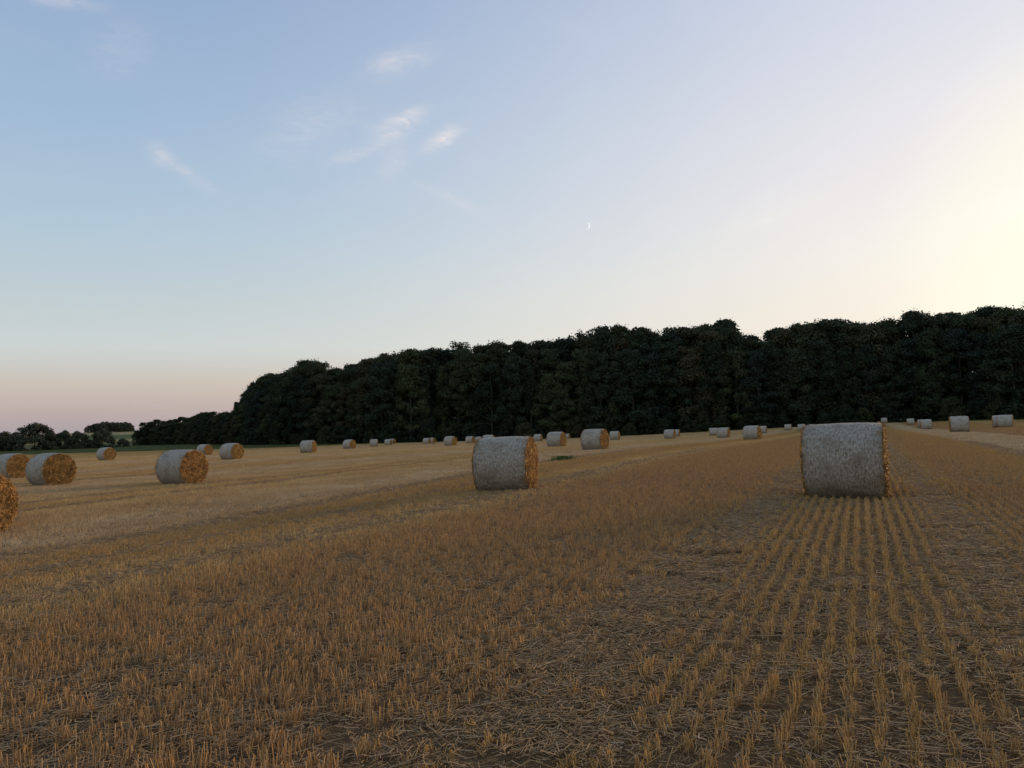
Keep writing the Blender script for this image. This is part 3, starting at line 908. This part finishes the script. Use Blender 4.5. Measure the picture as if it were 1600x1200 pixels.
SKYLINE = [(-26.3, 0.0217), (-25.9, 0.0267), (-25.1, 0.0293), (-24.2, 0.0281), (-23.3, 0.0315), (-22.6, 0.0288), (-22.1, 0.0378), (-21.4, 0.0375),
    (-21.1, 0.0335), (-20.5, 0.0371), (-20.0, 0.0376), (-19.4, 0.0491), (-18.8, 0.0669), (-18.3, 0.0763), (-17.5, 0.0832), (-16.2, 0.0837), (-15.3, 0.0947),
    (-14.6, 0.0978), (-13.8, 0.0927), (-13.3, 0.0853), (-12.1, 0.0947), (-10.3, 0.1006), (-9.3, 0.1069), (-8.4, 0.1049), (-7.5, 0.1095), (-6.5, 0.1099),
    (-5.1, 0.1117), (-4.4, 0.1205), (-3.6, 0.1135), (-3.0, 0.1073), (-2.0, 0.1134), (-1.1, 0.1187), (-0.4, 0.1140), (0.3, 0.1061), (1.3, 0.1163), (1.9, 0.1100),
    (2.7, 0.1094), (3.9, 0.1235), (5.4, 0.1298), (6.6, 0.1262), (7.7, 0.1243), (9.6, 0.1282), (11.0, 0.1218), (11.9, 0.1200), (13.3, 0.1241), (14.4, 0.1228),
    (15.7, 0.1259), (16.8, 0.1213), (17.3, 0.1054), (18.1, 0.1029), (19.0, 0.1104), (20.7, 0.1167), (22.7, 0.1174), (24.7, 0.1172), (26.1, 0.1105), (27.1, 0.1178),
    (28.6, 0.1194), (30.0, 0.1159), (30.4, 0.1174), (31.8, 0.1146), (32.8, 0.1140), (33.8, 0.1140), (35.8, 0.1145), (38.8, 0.1128), (46, 0.11)]
SKA = np.array([s[0] for s in SKYLINE]); SKT = np.array([s[1] for s in SKYLINE])


def tree_top(az, r, half):
    """height that the wood reaches at this bearing, lowest over the crown's width"""
    q = np.linspace(az - half, az + half, 7)
    return EYE + r * float(np.interp(q, SKA, SKT).min() * 0.25 + np.interp(az, SKA, SKT) * 0.75)


GT = 'trees of the dark wood behind the field'
LB = 'dark broad-crowned tree massed in the wood behind the field'
LU = 'slender upright tree among broader crowns at the wood edge'
LF = 'feathery-topped tree with wispy twigs above the wood'
LH = 'low leafy tree in the tail of the wood beside the hedge'


def wood_label(rank, az):
    who = ('dark leafy tree in the front rank of the wood', 'dark broad tree rising just behind the front rank', 'tall dark tree on the skyline of the wood',
           'dark tree deep inside the wood')[rank]
    where = ('at its sloping low end' if az < -13.4 else 'beyond the scattered tiny bales' if az < 6 else 'before the dip in the skyline' if az < 16.4 else
             'beside the dip in the skyline' if az < 19.5 else 'beyond the largest bale' if az < 27 else 'along its highest stretch')
    return who + ', ' + where


prev = 0
for rowi, (off, hf0, hf1, step) in enumerate([(0, 0.66, 0.90, 5.6), (7, 0.90, 1.0, 5.6), (15, 0.93, 1.05, 6.6), (24, 0.90, 1.0, 9.0)]):
    az = -26.0 + rowi * 0.4
    while az < 43:
        r = float(np.interp(az, [w[0] for w in WOOD], [w[1] for w in WOOD])) + off + random.uniform(-2, 2)
        drdaz = abs(float(np.interp(az + .5, [w[0] for w in WOOD], [w[1] for w in WOOD])) - float(np.interp(az - .5, [w[0] for w in WOOD], [w[1] for w in WOOD])))
        ds = math.hypot(r * math.radians(1), drdaz)
        x, y = r * math.sin(math.radians(az)), r * math.cos(math.radians(az))
        small = az < -19.6
        top = tree_top(az, r, math.degrees(4.0 / r)) - float(gz(x, y))
        h = top * random.uniform(hf0, hf1)
        q = random.random()
        if rowi == 0 and -9 < az < 7 and q < 0.4:
            p = random.choice(tp_up); lab = LU; h = top * random.uniform(0.5, 0.8)
        elif rowi == 2 and (-6 < az < -2.5 or 3 < az < 6 or q < 0.12) and q < 0.55:
            p = random.choice(tp_fea); lab = LF
        else:
            p = tp_broad[(prev + random.randint(1, 6)) % 7]; lab = wood_label(rowi, az); prev = tp_broad.index(p)
        wide = random.uniform(0.9, 1.15)
        if small:
            wide *= 1.35; lab = LH
        if not (small and rowi > 1):
            plant(p, x, y, h / 0.97, TREE_H, wide, label=lab, category='tree', group=GT if not small else 'low trees at the tail of the wood')
        stp = step * (0.72 if small else 1.0) * random.uniform(0.8, 1.2)
        az += stp / ds
# shrubs along the wood's foot
for belt in (0, 1):
    az = -25.6
    while az < 42:
        r = float(np.interp(az, [w[0] for w in WOOD], [w[1] for w in WOOD])) + (random.uniform(-5.5, -2.5) if belt == 0 else random.uniform(9, 13))
        x, y = r * math.sin(math.radians(az)), r * math.cos(math.radians(az))
        plant(random.choice(tp_shrub), x, y, random.uniform(3.2, 7.0), 6.0, random.uniform(0.9, 1.3), label=('dark leafy shrub at the foot of the wood' if belt == 0 else 'shrub of the undergrowth standing between trunks inside the wood'), category='shrub', group=('shrubs along the wood edge' if belt == 0 else 'undergrowth inside the wood'))
        az += math.degrees(5.0 / r) * random.uniform(0.75, 1.3)


def bearing(px, r):
    """ground point at a bearing measured in the photograph"""
    d = Fw + Rt * ((px - 800) / FPX) - Up * (95 / FPX)
    a = math.atan2(d.x, d.y)
    return r * math.sin(a), r * math.cos(a)


for px, r, h, wd, lab in [
    (6, 338, 7.6, 0.95, 'low dark bush at the end of the far hedge'), (24, 345, 7.2, 0.7, 'bush squeezed beside the tall rounded brown hedge tree'),
    (55, 332, 10.4, 1.15, 'tall rounded brownish tree standing highest in the far hedge'), (80, 342, 7.4, 0.55, 'narrow little tree beside the rounded brown hedge tree'),
    (100, 340, 7.4, 0.9, 'grey-green bush in the middle of the far hedge'), (122, 336, 7.0, 1.0, 'wide low bush in the far hedge beside the gap'),
    (141, 340, 3.6, 1.0, 'very low brown bush in the gap of the far hedge'), (160, 335, 7.6, 0.95, 'dark dense bush standing alone in the hedge gap'),
    (192, 345, 3.6, 1.1, 'small bush in the gap before the pale hill field')]:
    x, y = bearing(px, r)
    plant(random.choice(tp_hedge), x, y, h, 9.0, wd * 1.25, label=lab, category='bush', group='bushes of the far hedge')
for px in (-14, -40, -70, -100):
    x, y = bearing(px, 340)
    plant(random.choice(tp_hedge), x, y, random.uniform(6, 9), 9.0, 1.0, label='bush continuing the far hedge', category='bush', group='bushes of the far hedge')
for k, px in enumerate((139, 146, 153, 160, 168, 176, 183, 190, 197, 202)):
    x, y = bearing(px, 905 + (k % 3) * 9)
    plant(random.choice(tp_hedge), x, y, (8.0, 9.5, 10.5, 11.5, 11.8, 11.2, 10.5, 10.5, 11.0, 9.5)[k], 9.0, 1.15, label='tiny distant tree of the copse on the hill', category='tree', group='trees of the hilltop copse')

# ------------------------------------------------------------------ green weeds left in the stubble, crescent moon
rgw = np.random.default_rng(3)
wx, wy = 2.15, 34.6
m = 260
p0 = np.stack([rgw.normal(0, 0.22, m), rgw.normal(0, 0.4, m), np.zeros(m)], 1)
tip = p0 + np.stack([rgw.normal(0, 0.06, m), rgw.normal(0, 0.06, m), rgw.uniform(0.12, 0.26, m)], 1)
v, f, c = stems(p0, tip, np.full(m, 0.022), rgw.uniform(0.6, 1.4, (m, 1)) * np.array([[1, 1, 1.0]]))
o = link('green_weeds', mesh_np('green_weeds', v, f, m_weed, False, c), None, kind='stuff', label='small patch of green weeds in the pale stubble', category='weeds')
o.location = (wx, wy, float(gz(wx, wy)))

m_moon = bpy.data.materials.new('moonlight'); m_moon.use_nodes = True
nt = m_moon.node_tree; nt.nodes.clear()
em = nt.nodes.new('ShaderNodeEmission'); em.inputs[0].default_value = (0.93, 0.97, 1.0, 1); em.inputs[1].default_value = 1.0
out = nt.nodes.new('ShaderNodeOutputMaterial'); nt.links.new(em.outputs[0], out.inputs[0])
MR, MDIST = 42.0, 9000.0
view = azel(6.0, 14.7); ctr = view * MDIST
to_cam = -view
sd = azel(SUN_AZ, 8.0); side = (sd - to_cam * sd.dot(to_cam)).normalized(); upv = to_cam.cross(side)
# the sunlit lune of the sphere: between its limb and the terminator
vs = []; na_, nb_ = 28, 6
for i in range(na_ + 1):
    la = -math.pi / 2 + math.pi * i / na_
    for j in range(nb_ + 1):
        lo = math.radians(48) * j / nb_           # 0 at the limb, inward to the terminator
        d = side * (math.cos(la) * math.cos(lo)) + to_cam * (math.cos(la) * math.sin(lo)) + upv * math.sin(la)
        vs.append(tuple(d * MR))
fs = [(i * (nb_ + 1) + j, i * (nb_ + 1) + j + 1, (i + 1) * (nb_ + 1) + j + 1, (i + 1) * (nb_ + 1) + j) for i in range(na_) for j in range(nb_)]
o = link('moon', mesh_np('moon', np.array(vs), np.array(fs), m_moon, True), None, label='thin white crescent moon in the pale evening sky', category='moon')
o.location = ctr
